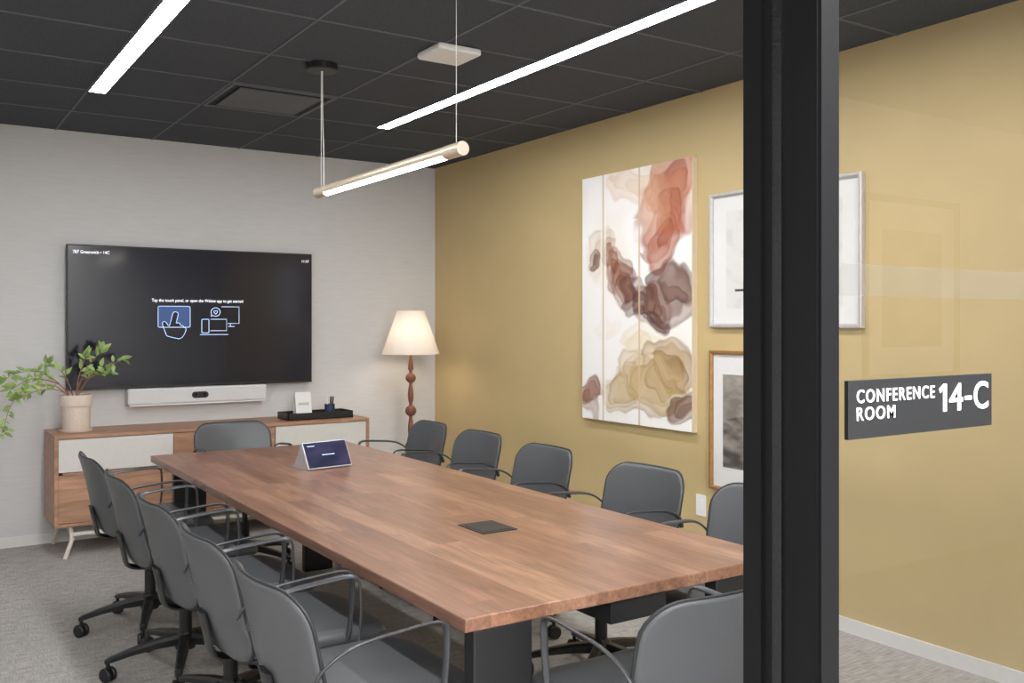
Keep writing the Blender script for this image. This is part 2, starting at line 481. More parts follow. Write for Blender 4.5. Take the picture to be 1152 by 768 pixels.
# ------------------------------------------------------------------ door sign
SX0, SX1 = .938, 1.243
sg = empty('room_sign', (SX0, YG+.011, 1.3475), 'black rectangular room number sign with white lettering on glass', 'sign')
SW = SX1-SX0
box('sign_panel', 0, SW, -.006, 0, -.0350, .0350, M['sign'], sg, bev=.0006)
SY = -.0065
text_mesh('sign_lettering', 'CONFERENCE', 1, M['signtext'], sg, (0, SY, 0), bold=.006, ext=.0005, space=1.2, fit=(.0150, .172, .0078, .0238))
text_mesh('sign_lettering', 'ROOM', 1, M['signtext'], sg, (0, SY, 0), bold=.006, ext=.0005, space=1.2, fit=(.0150, .089, -.0132, .0028))
bm = bmesh.new()
P1 = [(.1820, .0185), (.1925, .0250), (.1980, .0250), (.1980, -.0110), (.1912, -.0110), (.1912, .0172), (.1842, .0132)]
a = [bm.verts.new((x, SY-.0006, z)) for x, z in P1]; b = [bm.verts.new((x, SY+.0006, z)) for x, z in P1]
for i in range(len(P1)):
    j = (i+1) % len(P1); bm.faces.new((a[i], a[j], b[j], b[i]))
bm.faces.new(a); bm.faces.new(b[::-1])
bm_obj('sign_number', bm, M['signtext'], sg)
text_mesh('sign_number', '4', 1, M['signtext'], sg, (0, SY, 0), bold=.010, ext=.0005, fit=(.2045, .2350, -.0110, .0250))
text_mesh('sign_number', 'C', 1, M['signtext'], sg, (0, SY, 0), bold=.010, ext=.0005, fit=(.2610, .2950, -.0116, .0256))
box('sign_number', .2400, .2550, SY-.0006, SY+.0006, .0020, .0072, M['signtext'], sg)
bm = bmesh.new()
for i in range(22):
    for j in range(3):
        if random.random() < .55:
            r_ = bmesh.ops.create_icosphere(bm, subdivisions=1, radius=.0007)
            for v in r_['verts']: v.co += Vector((.13+i*.005+(j % 2)*.001, -.006, -.023-j*.0022))
bm_obj('braille_dots', bm, M['sign'], sg)

# ------------------------------------------------------------------ table
TX0, TX1, TY0, TY1, TZ = 1.14, 2.27, 1.94, 5.28, .74
tcx, tcy = (TX0+TX1)/2, (TY0+TY1)/2
tb = empty('conference_table', (tcx, tcy, 0), 'long walnut plank conference table on black panel legs', 'table')
bm = bmesh.new()
hw, hl = (TX1-TX0)/2, (TY1-TY0)/2
add_box(bm, -hw, hw, -hl, hl, TZ-.034, TZ, .003)
bm_obj('table_top', bm, M['walnut'], tb)
for sy_ in (-1, 1):
    ya, yb = sorted((sy_*(hl-.006), sy_*(hl-.055)))
    for sx_ in (-1, 1):
        o_ = .028 if (sy_ == -1 and sx_ == -1) else .11
        xa, xb = sorted((sx_*(hw-o_), sx_*(hw-o_-.172)))
        bm = bmesh.new(); add_box(bm, xa, xb, ya, yb, 0, TZ-.034, .004)
        bm_obj('table_leg', bm, M['black'], tb)
box('cable_spine', -.10, .10, -hl+.02, hl-.02, TZ-.10, TZ-.034, M['black'], tb)
gx, gy = 1.72-tcx, 2.775-tcy
bm = bmesh.new(); add_box(bm, gx-.07, gx+.07, gy-.085, gy+.085, TZ-.002, TZ+.003, .001)
g = bm_obj('power_hatch', bm, M['plastic'], tb)
g['label'] = 'black flip-up power and data hatch'
bm = bmesh.new(); add_box(bm, gx-.06, gx+.06, gy-.072, gy+.055, TZ+.003, TZ+.0045, .0006)
bm_obj('hatch_lid', bm, M['plastic'], g)

# ------------------------------------------------------------------ touch panel on table
tp = empty('touch_panel', (1.765, 4.40, TZ+.0005), 'thin touch controller tilted on a silver tabletop stand', 'tablet', rot=9)
def prism(bm, prof, x0, x1):
    a = [bm.verts.new((x0, y, z)) for y, z in prof]; b = [bm.verts.new((x1, y, z)) for y, z in prof]
    n = len(prof)
    for i in range(n): bm.faces.new((a[i], a[(i+1) % n], b[(i+1) % n], b[i]))
    bm.faces.new(a[::-1]); bm.faces.new(b)
bm = bmesh.new()
prism(bm, [(-.066, 0), (-.003, .118), (.004, .118), (.065, .012), (.10, .008), (.10, 0)], -.118, .118)
bm_obj('tablet_stand', bm, mat('silver_stand', (176, 177, 181), .35, .3), tp)
tilt = math.atan2(.069, .124)
tab = box('tablet_body', -.123, .123, -.004, .007, -.070, .070, M['tabletshell'], tp, bev=.003, loc=(0, -.0415, .0655), rot=(-tilt, 0, 0))
scr = box('touch_screen', -.118, .118, -.0050, -.0035, -.065, .065, M['tablet_screen'], tab)
scr['label'] = 'glowing blue-violet touch screen'
box('screen_widget', -.03, .04, -.0056, -.0048, -.003, .000, M['text_b'], tab)
box('screen_widget', -.10, -.06, -.0056, -.0048, .046, .049, M['text_b'], tab)

# ------------------------------------------------------------------ chairs
def build_chair():
    root = empty('office_chair', (0, 0, 0), 'grey upholstered swivel chair with black arms and five-star base', 'chair')
    def fs(a, b, c):
        dip = -.02*max(0, (b-.1)/.13)**2 + .25*a*a*.3
        return (a, b+.025, .515+c+dip)
    rslab('seat', .47, .48, .05, .11, .024, fs, M['leather'], root, puff=.2)
    def fu(a, b, c): return (a, b+.015, .486+c)
    rslab('seat_pan', .44, .44, .018, .1, .008, fu, M['plastic'], root)
    def fb(a, b, c):
        # soft S-profile: lumbar forward, top rolling back, sides wrapping forward
        return (a, -.258+.85*a*a-b*.20-.55*max(0, b-.05)**2+.10*max(0, -b-.05)+c, .658+b*.975)
    rslab('backrest', .466, .368, .022, .090, .011, fb, M['leather'], root, puff=.12)
    rslab('backrest_rim', .477, .379, .008, .0945, .0039, fb, M['rim'], root)
    for s in (1, -1):
        tube('armrest', [(s*.230, -.228, .628), (s*.240, -.211, .660), (s*.247, -.170, .690), (s*.249, -.11, .708), (s*.250, -.02, .717), (s*.250, .055, .722),
                         (s*.250, .090, .718), (s*.249, .106, .702), (s*.247, .109, .66), (s*.243, .108, .60), (s*.238, .10, .53), (s*.21, .09, .488), (s*.15, .07, .476)],
             .0095, M['arm'], root, rb=.0042, seg=12, ref=Vector((0, 0, 1)), power=.75)
    bm = bmesh.new(); add_box(bm, -.09, .09, -.12, .12, .42, .478, .012)
    bm_obj('tilt_mechanism', bm, M['plastic'], root)
    tube('back_support', [(0, -.05, .448), (0, -.17, .448), (0, -.230, .465), (0, -.246, .52), (0, -.264, .60)], .04, M['plastic'], root, rb=.009)
    lathe('gas_column', [(0, .10), (.026, .10), (.026, .27), (.016, .27), (.016, .43), (0, .43)], M['plastic'], root, seg=20)
    base = lathe('star_base', [(0, .085), (.04, .085), (.046, .10), (.042, .145), (.028, .16), (0, .16)], M['plastic'], root, seg=20)
    for k in range(5):
        a = R(90+72*k+36)
        c, s = math.cos(a), math.sin(a)
        bm = bmesh.new()
        rings = []
        for (r, z, w, h) in ((.03, .128, .026, .022), (.12, .122, .022, .017), (.22, .106, .018, .013), (.30, .088, .015, .010), (.318, .082, .010, .007)):
            ring = []
            for (p, q) in ((-1, -1), (1, -1), (1, .3), (.6, 1), (-.6, 1), (-1, .3)):
                X, Y, Z = r, p*w, z+q*h
                ring.append(bm.verts.new((X*c-Y*s, X*s+Y*c, Z)))
            rings.append(ring)
        for A, B in zip(rings, rings[1:]):
            for j in range(6): bm.faces.new((A[j], A[(j+1) % 6], B[(j+1) % 6], B[j]))
        bm.faces.new(rings[0]); bm.faces.new(rings[-1])
        bm_obj('base_leg', bm, M['plastic'], base)
        bm = bmesh.new()
        ca = a+1.1*k
        for off in (-.014, .014):
            prof = [(0, -.009), (.025, -.009), (.030, -.005), (.030, .005), (.025, .009), (0, .009)]
            seg = 18; rr = []
            T = Matrix.Translation((.305*c, .305*s, .030)) @ Matrix.Rotation(ca, 4, 'Z') @ Matrix.Translation((0, off, 0)) @ Matrix.Rotation(R(90), 4, 'X')
            for r_, z_ in prof[1:-1]:
                rr.append([bm.verts.new(T @ Vector((r_*math.cos(2*math.pi*i/seg), r_*math.sin(2*math.pi*i/seg), z_))) for i in range(seg)])
            for A, B in zip(rr, rr[1:]):
                for i in range(seg): bm.faces.new((A[i], A[(i+1) % seg], B[(i+1) % seg], B[i]))
            bm.faces.new(rr[0]); bm.faces.new(rr[-1])
        add_tube(bm, [(.305*c, .305*s, .03), (.305*c, .305*s, .085)], .008, seg=8, smooth=0, ref=Vector((1, 0, 0)))
        bm_obj('caster', bm, M['plastic'], base)
    return root

def copy_tree(src, parent=None):
    o = src.copy(); COL.objects.link(o)
    if parent: o.parent = parent
    for ch in src.children:
        copy_tree(ch, o)
    return o

chair0 = build_chair()
spots = []
for i, y in enumerate((2.26, 2.825, 3.42, 4.06, 4.72)): spots.append((1.018, y, -90+(1, 0, 1, -1, 0)[i]))
for i, (x, y) in enumerate(((2.49, 5.11), (2.48, 4.49), (2.435, 3.79), (2.415, 3.01))): spots.append((x, y, 90+(-1, 1, 0, 2)[i]))
spots.append((2.45, 2.31, 104))
spots.append((1.60, 1.805, 0))
spots.append((1.73, 5.53, 180))
for i, (x, y, r) in enumerate(spots):
    c = chair0 if i == 0 else copy_tree(chair0)
    c.location = (x, y, 0); c.rotation_euler = (0, 0, R(r))
    c['group'] = 'chairs around the conference table'
    if i < 5: c['label'] = 'grey upholstered swivel chair with black arms facing the mustard wall'
    elif i < 10: c['label'] = 'grey upholstered swivel chair with black arms beside the mustard wall'
    elif i == 10: c['label'] = 'grey swivel chair at table end beside the doorway'
    else: c['label'] = 'grey swivel chair at table end beside the credenza'

# ------------------------------------------------------------------ credenza
CX0, CX1, CY0, CY1, CZ0, CZ1 = .81, 2.92, 6.37, 6.84, .185, .755
cr = empty('credenza', (CX0, CY0, 0), 'long light walnut credenza with putty panels and metal legs', 'cabinet')
W, D = CX1-CX0, CY1-CY0
bm = bmesh.new()
add_box(bm, 0, W, 0, D, CZ1-.022, CZ1, .002); add_box(bm, 0, W, .0, D, CZ0, CZ0+.022, .002)
add_box(bm, 0, .022, .0, D, CZ0+.022, CZ1-.022); add_box(bm, W-.022, W, .0, D, CZ0+.022, CZ1-.022)
add_box(bm, .022, W-.022, D-.02, D, CZ0+.022, CZ1-.022)
bm_obj('cabinet_body', bm, M['credwood'], cr)
bw = (W-.044)/3
for k in range(3):
    x0 = .022+k*bw+.002; x1 = .022+(k+1)*bw-.002
    if k != 1:
        d = box('drawer', x0, x1, .004, .40, .525, CZ1-.026, M['offwhite'], cr, bev=.0015); d['label'] = 'putty lacquered drawer front'
        d2 = box('door', x0, x1, .004, .024, CZ0+.025, .507, M['credwood'], cr, bev=.0015)
        box('door_pull', x0+.02, x1-.02, -.004, .006, .508, .522, M['credwood'], d2)
    else:
        for a in (0, 1):
            xa = x0+a*bw/2; xb = xa+bw/2-.005
            d2 = box('door', xa, xb, .004, .024, CZ0+.025, CZ1-.026, M['credwood'], cr, bev=.0015)
            box('door_pull', xb-.03 if a == 0 else xa+.018, xb-.018 if a == 0 else xa+.03, -.008, .005, .50, .62, M['legmetal'], d2)
for x_ in (.10, W-.10):
    s = 1 if x_ < 1 else -1
    bm = bmesh.new()
    add_tube(bm, [(x_, .05, CZ0), (x_, .015, .10), (x_-s*.05, -.06, 0)], .013, seg=8, smooth=0)
    add_tube(bm, [(x_, D-.06, CZ0), (x_-s*.05, D-.02, 0)], .013, seg=8, smooth=0)
    add_tube(bm, [(x_, .02, .145), (x_, D-.06, .145)], .010, seg=8, smooth=0, ref=Vector((1, 0, 0)))
    bm_obj('leg', bm, M['legmetal'], cr)
box('leg_rail', .10, W-.10, .012, .030, .125, .148, M['legmetal'], cr)

# ------------------------------------------------------------------ TV
TVX0, TVX1, TVZ0, TVZ1 = .935, 2.635, 1.008, 1.978
tv = empty('television', ((TVX0+TVX1)/2, YB, (TVZ0+TVZ1)/2), 'large black wall-mounted television showing a meeting welcome screen', 'television')
tcX, tcZ = (TVX0+TVX1)/2, (TVZ0+TVZ1)/2
w2, h2 = (TVX1-TVX0)/2, (TVZ1-TVZ0)/2
bm = bmesh.new(); add_box(bm, -w2, w2, -.078, -.045, -h2, h2, .003); add_box(bm, -w2*.7, w2*.7, -.046, 0, -h2*.7, h2*.7)
bm_obj('tv_housing', bm, M['plastic'], tv)
sc = box('tv_screen', -w2+.009, w2-.009, -.0795, -.0775, -h2+.018, h2-.009, M['screen'], tv)
sy = -.0802
text_mesh('screen_text', '787 Greenwich \u2022 14C', 1, M['text_w'], sc, (0, sy, 0), bold=.008, ext=.0002, fit=(.972-tcX, 1.200-tcX, 1.918-tcZ, 1.940-tcZ))
text_mesh('screen_text', '11:37', 1, M['text_w'], sc, (0, sy, 0), ext=.0002, bold=.006, fit=(2.555-tcX, 2.610-tcX, 1.912-tcZ, 1.930-tcZ))
text_mesh('screen_text', 'Tap the touch panel, or open the Webex app to get started', .0305, M['text_w'], sc, (1.790-tcX, sy, 1.603-tcZ), align='CENTER', bold=.0002, ext=.0002, sx=.86)
def icon(name, polys, r, m):
    bm = bmesh.new()
    for P, closed, sm in polys:
        pts = [(x-tcX, sy-.0004, z-tcZ) for x, z in P]
        if closed: pts = pts+[pts[0]]
        add_tube(bm, pts, r, .0005, seg=6, smooth=sm, ref=Vector((0, 1, 0)))
    return bm_obj(name, bm, m, sc)
def rr(x0, x1, z0, z1, r=.01):
    o = outline(x1-x0, z1-z0, r, 3); return [((x0+x1)/2+a, (z0+z1)/2+b) for a, b in o]
box('panel_icon', 1.514-tcX, 1.731-tcX, sy-.0001, sy+.0006, 1.425-tcZ, 1.572-tcZ, M['blue'], sc)
H0 = [(-.34, -.92), (-.62, -.50), (-.86, -.12), (-.84, .06), (-.64, .08), (-.34, -.18), (-.32, .30), (-.31, .84), (-.20, 1.0), (.0, 1.0), (.10, .84), (.10, .20),
      (.24, .26), (.42, .20), (.48, .08), (.62, .12), (.74, .0), (.86, .0), (.94, -.16), (.88, -.55), (.62, -.92)]
an = R(-14); hs = .092
hand = [(1.622+hs*(x*math.cos(an)-z*math.sin(an)), 1.440+hs*(x*math.sin(an)+z*math.cos(an))) for x, z in H0]
bm = bmesh.new(); bm.faces.new([bm.verts.new((x-tcX, sy-.0002, z-tcZ)) for x, z in hand]); bm_obj('hand_fill', bm, M['screen'], sc)
icon('hand_icon', [(hand, True, 2), (rr(1.514, 1.731, 1.425, 1.572), True, 0)], .0024, M['text_b'])
heart = [(1.910, 1.518), (1.898, 1.532), (1.897, 1.541), (1.904, 1.545), (1.910, 1.539), (1.916, 1.545), (1.923, 1.541), (1.922, 1.532)]
icon('device_icon', [([(1.995, 1.452), (2.078, 1.452), (2.078, 1.572), (1.950, 1.572)], False, 0), (rr(1.812, 1.862, 1.385, 1.482, .006), True, 0),
                     ([(1.874, 1.482), (1.988, 1.482), (1.988, 1.40), (1.872, 1.40)], False, 0), ([(1.80, 1.372), (2.0, 1.372)], False, 0), ([(2.0, 1.43), (2.045, 1.43)], False, 0), ([(2.015, 1.452), (2.015, 1.43)], False, 0),
                     ([(1.890, 1.510), (1.876, 1.502), (1.881, 1.518), (1.877, 1.535), (1.884, 1.552), (1.900, 1.563), (1.920, 1.563), (1.936, 1.552), (1.942, 1.534), (1.936, 1.516), (1.920, 1.505), (1.903, 1.504)], True, 2),
                     (heart, True, 0)], .0026, M['text_b'])

# video bar
vb = empty('video_bar', (1.795, YB, .948), 'silver video conferencing bar with black camera lens below television', 'video camera')
bm = bmesh.new(); add_box(bm, -.485, .485, -.105, -.0, -.057, .057, .014)
bm_obj('bar_body', bm, M['silver'], vb)
def fl(a, b, c): return (a, -.106+c, b)
rslab('camera_window', .115, .045, .006, .022, .002, fl, M['plastic'], vb)
for dx in (-.03, .03):
    lathe('camera_lens', [(0, 0), (.010, 0), (.012, -.003), (.010, -.005), (0, -.004)], M['screen'], vb, loc=(dx, -.114, 0), rot=(R(-90), 0, 0), seg=16)
box('bar_foot', -.47, .47, -.10, -.01, -.064, -.056, M['white'], vb)

# ------------------------------------------------------------------ potted plant
pl = empty('potted_plant', (.965, 6.60, CZ1+.0005), 'leafy green branching plant in a blush ceramic pot on the credenza', 'plant')
lathe('plant_pot', [(0, 0), (.076, 0), (.082, .010), (.085, .10), (.087, .160), (.087, .163), (.096, .165), (.098, .172), (.099, .228), (.096, .236), (.088, .236), (.086, .20), (0, .20)], M['pot'], pl)
lathe('pot_saucer', [(0, 0), (.094, 0), (.102, .008), (.103, .018), (.098, .018), (.094, .008), (0, .006)], M['pot'], pl)
lathe('soil', [(0, .212), (.06, .21), (.087, .206), (.087, .201), (0, .201)], M['soil'], pl)
def leaf(bm, base, d, L, Wd, up):
    d = d.normalized(); side = d.cross(up)
    if side.length < 1e-3: side = Vector((1, 0, 0))
    side.normalize(); n = side.cross(d).normalized()
    L_ = []; R_ = []; C_ = []
    for k in range(7):
        t = k/6
        w = Wd*math.sin(math.pi*t**.85)*(.95) * (1 if t < 1 else 0)
        droop = -.15*L*t*t
        c = base+d*L*t+n*droop
        C_.append(bm.verts.new(c))
        L_.append(bm.verts.new(c+side*w/2+n*w*.18)); R_.append(bm.verts.new(c-side*w/2+n*w*.18))
    for k in range(6):
        bm.faces.new((C_[k], C_[k+1], L_[k+1], L_[k])); bm.faces.new((C_[k+1], C_[k], R_[k], R_[k+1]))
branches = [
    [(0, 0, .2), (.05, -.03, .31), (.12, -.08, .40), (.26, -.13, .46)],
    [(0, .01, .2), (.03, -.02, .34), (.08, -.05, .44), (.15, -.06, .52)],
    [(0, 0, .2), (.01, -.03, .34), (.03, -.05, .42), (.05, -.06, .48)],
    [(.03, -.02, .33), (.09, -.07, .36), (.17, -.10, .38)],
    [(-.01, 0, .2), (-.05, -.03, .32), (-.10, -.05, .40), (-.18, -.06, .44)],
    [(-.02, 0, .2), (-.10, -.04, .31), (-.21, -.07, .39), (-.34, -.08, .39), (-.42, -.10, .35)],
    [(-.02, -.01, .2), (-.13, -.06, .30), (-.28, -.1, .30), (-.38, -.12, .20), (-.43, -.14, .03)],
    [(-.02, -.01, .2), (-.10, -.06, .27), (-.22, -.1, .28), (-.33, -.12, .24)],
    [(-.10, -.04, .31), (-.18, -.08, .34), (-.28, -.1, .35), (-.38, -.1, .29)],
]
fol = bmesh.new()
rnd = random.Random(5)
for bi, B in enumerate(branches):
    tube('branch', B, .0042, M['stem'], pl, seg=6, taper=.4)
    P = catmull(B, 8)
    for i in range(10, len(P)):
        t = (P[i]-P[i-1]).normalized()
        end = i >= len(P)-4
        nl = 4 if i == len(P)-1 else (2 if end else 1)
        if not end and rnd.random() < (.5 if bi < 4 else .15): continue
        for q in range(nl):
            v = Vector((rnd.uniform(-1, 1), rnd.uniform(-.6, .4), rnd.uniform(-.35, 1.0)))
            d = (t*.8+v.normalized()).normalized()
            L = rnd.uniform(.040, .074)
            leaf(fol, P[i]+d*.006, d, L, L*.46, Vector((rnd.uniform(-.5, .5), -.9, .8)))
me = bpy.data.meshes.new('foliage'); fol.to_mesh(me); fol.free()
link('foliage', me, M['leaf'], pl, smooth=True)

# ------------------------------------------------------------------ items on credenza
tr = empty('desk_tray', (2.585, 6.58, CZ1), 'black rectangular organiser tray on the credenza', 'tray')
bm = bmesh.new()
add_box(bm, -.25, .25, -.11, .11, 0, .006)
for b_ in ((-.25, .25, -.11, -.104), (-.25, .25, .104, .11)): add_box(bm, *b_, .0, .05)
for b_ in ((-.25, -.244, -.11, .11), (.244, .25, -.11, .11)): add_box(bm, *b_, .0, .05)
bm_obj('tray_body', bm, M['plastic'], tr)
box('tray_insert', -.24, -.01, -.09, .09, .006, .035, M['black'], tr, bev=.003)
box('tray_divider', .0, .006, -.104, .104, .006, .045, M['black'], tr)
pc = empty('pen_holder', (2.70, 6.59, CZ1+.0065), 'small dark pen cup holding markers', 'pen holder')
lathe('cup', [(0, 0), (.036, 0), (.038, .09), (.034, .09), (.033, .006), (0, .006)], M['navy'], pc, seg=24)
for i, (dx, dy, mm) in enumerate(((.012, .01, 'red'), (-.012, .012, 'white'), (0, -.014, 'navy'), (.015, -.01, 'plastic'))):
    bm = bmesh.new(); add_tube(bm, [(dx*.6, dy*.6, .008), (dx*1.5, dy*1.5, .145)], .006, seg=8, smooth=0, ref=Vector((1, 0, 0)))
    bm_obj('marker', bm, M[mm], pc, smooth=True, sharp=50)
nb = empty('card_holder', (2.50, 6.62, CZ1+.0355), 'white upright tent card standing in the tray', 'card')
bm = bmesh.new(); prism(bm, [(-.035, 0), (-.002, .155), (.002, .155), (.035, 0), (.031, 0), (0, .145), (-.031, 0)], -.06, .06)
bm_obj('tent_card', bm, M['white'], nb)
box('card_printing', -.04, .04, -.0012, 0, -.01, .01, M['tabletshell'], nb, loc=(0, -.0215, .07), rot=(R(-12), 0, 0))

# ------------------------------------------------------------------ floor lamp
lp = empty('floor_lamp', (3.33, 6.50, 0), 'turned wood floor lamp with cream linen shade in the corner', 'lamp')
lathe('lamp_base', [(0, 0), (.15, 0), (.155, .012), (.15, .026), (.05, .04), (.02, .06), (0, .06)], M['lampwood'], lp)
prof = [(0, .05), (.02, .05), (.026, .12), (.014, .22)]
def ball(cz, r_, neck):
    prof.append((neck, cz-r_-.012))
    for k in range(1, 9):
        a = math.pi*k/9
        prof.append((max(neck, r_*math.sin(a)), cz-r_*math.cos(a)))
    prof.append((neck, cz+r_+.012))
ball(.50, .044, .012); prof += [(.021, .60), (.023, .64), (.018, .69)]
ball(.775, .044, .012); prof += [(.020, .86), (.023, .90), (.018, .95)]
ball(1.03, .040, .012); prof += [(.022, 1.10), (.016, 1.16), (.012, 1.18), (.012, 1.26), (0, 1.26)]
lathe('lamp_stem', prof, M['lampwood'], lp, seg=24)
bm = bmesh.new(); seg = 120; ra_ = []
for (r_, z_) in ((.224, 1.215), (.204, 1.27), (.166, 1.38), (.130, 1.48), (.108, 1.55)):
    ra_.append([bm.verts.new((r_*math.cos(2*math.pi*i/seg), r_*math.sin(2*math.pi*i/seg), z_)) for i in range(seg)])
for A, B in zip(ra_, ra_[1:]):
    for i in range(seg): bm.faces.new((A[i], A[(i+1) % seg], B[(i+1) % seg], B[i]))
bm_obj('lamp_shade', bm, M['shade'], lp, smooth=True)
bm = bmesh.new()
for k in range(3):
    a = 2*math.pi*k/3; add_tube(bm, [(0, 0, 1.50), (.11*math.cos(a), .11*math.sin(a), 1.535)], .002, seg=6, smooth=0)
add_tube(bm, [(0, 0, 1.25), (0, 0, 1.56)], .004, seg=8, smooth=0, ref=Vector((1, 0, 0)))
bm_obj('shade_support', bm, M['brass'], lp)
lathe('light_bulb', [(0, 1.29), (.013, 1.29), (.015, 1.32), (.028, 1.36), (.03, 1.385), (.02, 1.41), (0, 1.42)], emat('bulb_glow', (255, 238, 218), 42), lp, seg=20)

# ------------------------------------------------------------------ pendant
PX, PY0, PY1, PZ = 1.765, 3.02, 4.46, 2.105
pd = empty('pendant_light', (PX, (PY0+PY1)/2, PZ), 'slim champagne brass linear pendant light hung over the table', 'pendant light')
hl = (PY1-PY0)/2; r = .026
bm = bmesh.new(); seg = 28
A = [(r*math.cos(R(-30+240*i/18)), r*math.sin(R(-30+240*i/18))) for i in range(19)]
a = [bm.verts.new((x, -hl+.12, z)) for x, z in A]; b = [bm.verts.new((x, hl-.12, z)) for x, z in A]
for i in range(18): bm.faces.new((a[i], a[i+1], b[i+1], b[i]))
bm_obj('brass_housing', bm, M['brass'], pd, smooth=True)
for s in (-1, 1):
    bm = bmesh.new(); add_tube(bm, [(0, s*(hl-.12), 0), (0, s*hl, 0)], r+.0008, seg=28, smooth=0)
    bm_obj('end_cap', bm, M['brass'], pd, smooth=True, sharp=50)
bm = bmesh.new()
A = [(r*.98*math.cos(R(210+120*i/10)), r*.98*math.sin(R(210+120*i/10))) for i in range(11)]
a = [bm.verts.new((x, -hl+.12, z)) for x, z in A]; b = [bm.verts.new((x, hl-.12, z)) for x, z in A]
for i in range(10): bm.faces.new((a[i], a[i+1], b[i+1], b[i]))
bm.faces.new((a[0], b[0], b[-1], a[-1]))
bm_obj('light_diffuser', bm, M['lens'], pd, smooth=True, sharp=60)
for s in (-1, 1):
    bm = bmesh.new()
    if s == 1:
        add_tube(bm, [(-.003, hl-.05, r), (-.003, hl-.05, H-PZ)], .0018, seg=6, smooth=0, ref=Vector((1, 0, 0)))
        add_tube(bm, [(.004, hl-.07, r), (.006, hl-.06, .2), (.004, hl-.05, .4), (.003, hl-.05, H-PZ)], .0026, seg=6, ref=Vector((1, 0, 0)))
    else:
        add_tube(bm, [(0, -hl+.05, r), (0, -hl+.05, H-PZ)], .0016, seg=6, smooth=0, ref=Vector((1, 0, 0)))
    bm_obj('suspension_cable', bm, M['cable'], pd)
lathe('ceiling_canopy', [(0, -.035), (.075, -.035), (.08, -.03), (.08, 0), (0, 0)], M['black'], pd, loc=(0, hl-.05, H-PZ))
lathe('ceiling_canopy', [(0, -.012), (.02, -.012), (.02, 0), (0, 0)], M['black'], pd, loc=(0, -hl+.05, H-PZ), seg=20)

# ceiling fixtures
for nm, x0 in (('linear_ceiling_light', .884), ('linear_ceiling_light', 2.622)):
    e = empty(nm, (x0+.042, 3.3, H), 'long recessed white linear LED ceiling light', 'ceiling light', group='recessed linear lights')
    bm = bmesh.new(); add_box(bm, -.042, .042, -2.4, 2.3, -.008, -.004)
    bm_obj('light_lens', bm, M['strip'], e)
    bm = bmesh.new(); add_box(bm, -.048, -.042, -2.4, 2.3, -.010, 0); add_box(bm, .042, .048, -2.4, 2.3, -.010, 0)
    add_box(bm, -.048, .048, 2.3, 2.306, -.010, 0); add_box(bm, -.048, .048, -2.406, -2.4, -.010, 0)
    bm_obj('light_trim', bm, M['grid'], e)
ap = empty('wireless_access_point', (2.18, 3.86, H), 'white square wireless access point on the ceiling', 'access point')
def fa(a, b, c): return (a, b, -.018+c)
rslab('access_point_body', .23, .23, .030, .02, .010, fa, M['white'], ap)
box('mounting_plate', -.08, .08, -.08, .08, -.005, 0, M['grid'], ap)
df = empty('air_diffuser', (1.795, 5.295, H), 'charcoal slotted ceiling air diffuser', 'air vent')
box('diffuser_backing', -.29, .29, -.29, .29, -.003, 0, M['jamb'], df)
bm = bmesh.new()
add_box(bm, -.298, .298, -.298, -.278, -.010, 0); add_box(bm, -.298, .298, .278, .298, -.010, 0)
add_box(bm, -.298, -.278, -.278, .278, -.010, 0); add_box(bm, .278, .298, -.278, .278, -.010, 0)
bm_obj('diffuser_frame', bm, M['vent'], df)
box('diffuser_plate', -.235, .235, -.235, .235, -.012, -.006, M['vent'], df)

# ------------------------------------------------------------------ wall art
def nz(x, y, z=0): return noise.noise(Vector((x, y, z)))
def fbm(x, y, z=0):
    return nz(x, y, z)+.5*nz(2*x, 2*y, z+3)+.25*nz(4*x, 4*y, z+7)
def lerp(a, b, t): return tuple(a[i]+(b[i]-a[i])*t for i in range(3))
def sst(a, b, x):
    t = max(0, min(1, (x-a)/(b-a))); return t*t*(3-2*t)
BG = s2l((252, 250, 247))
blobs = [  # cx, cy, rx, ry, light, dark, opacity
    (.50, .05, .22, .06, (248, 230, 208), (232, 192, 158), .5),
    (.86, .10, .24, .16, (220, 152, 114), (168, 88, 58), .85),
    (.78, .20, .20, .14, (206, 130, 94), (150, 72, 48), .85),
    (.74, .32, .18, .11, (196, 112, 78), (142, 64, 42), .85),
    (.64, .13, .12, .12, (238, 196, 162), (202, 134, 98), .5),
    (.18, .28, .15, .08, (238, 222, 200), (186, 150, 124), .5),
    (.12, .32, .06, .035, (140, 98, 78), (80, 50, 44), .85),
    (.29, .33, .08, .05, (186, 132, 98), (112, 66, 48), .8),
    (.36, .38, .09, .06, (172, 108, 76), (102, 54, 40), .88),
    (.42, .45, .09, .065, (160, 92, 62), (96, 48, 36), .88),
    (.50, .52, .11, .07, (130, 82, 64), (74, 42, 38), .9),
    (.63, .53, .12, .06, (136, 88, 70), (76, 44, 40), .9),
    (.82, .48, .22, .075, (146, 98, 80), (78, 46, 42), .9),
    (.64, .59, .15, .04, (112, 70, 58), (66, 40, 38), .85),
    (.62, .70, .24, .06, (248, 236, 208), (228, 202, 150), .5),
    (.42, .88, .26, .06, (222, 200, 152), (152, 120, 74), .8),
    (.50, .81, .16, .07, (236, 216, 172), (176, 140, 88), .6),
    (.82, .76, .18, .09, (206, 172, 114), (130, 96, 54), .85),
    (.70, .84, .18, .08, (226, 200, 146), (154, 118, 68), .7),
    (.90, .91, .16, .06, (152, 110, 80), (90, 60, 44), .9),
    (.09, .93, .10, .05, (168, 106, 74), (100, 54, 40), .88),
    (.25, .62, .11, .05, (250, 243, 231), (243, 230, 208), .4),
]
blobs = [(a, b, c, d, s2l(e), s2l(f), g) for a, b, c, d, e, f, g in blobs]
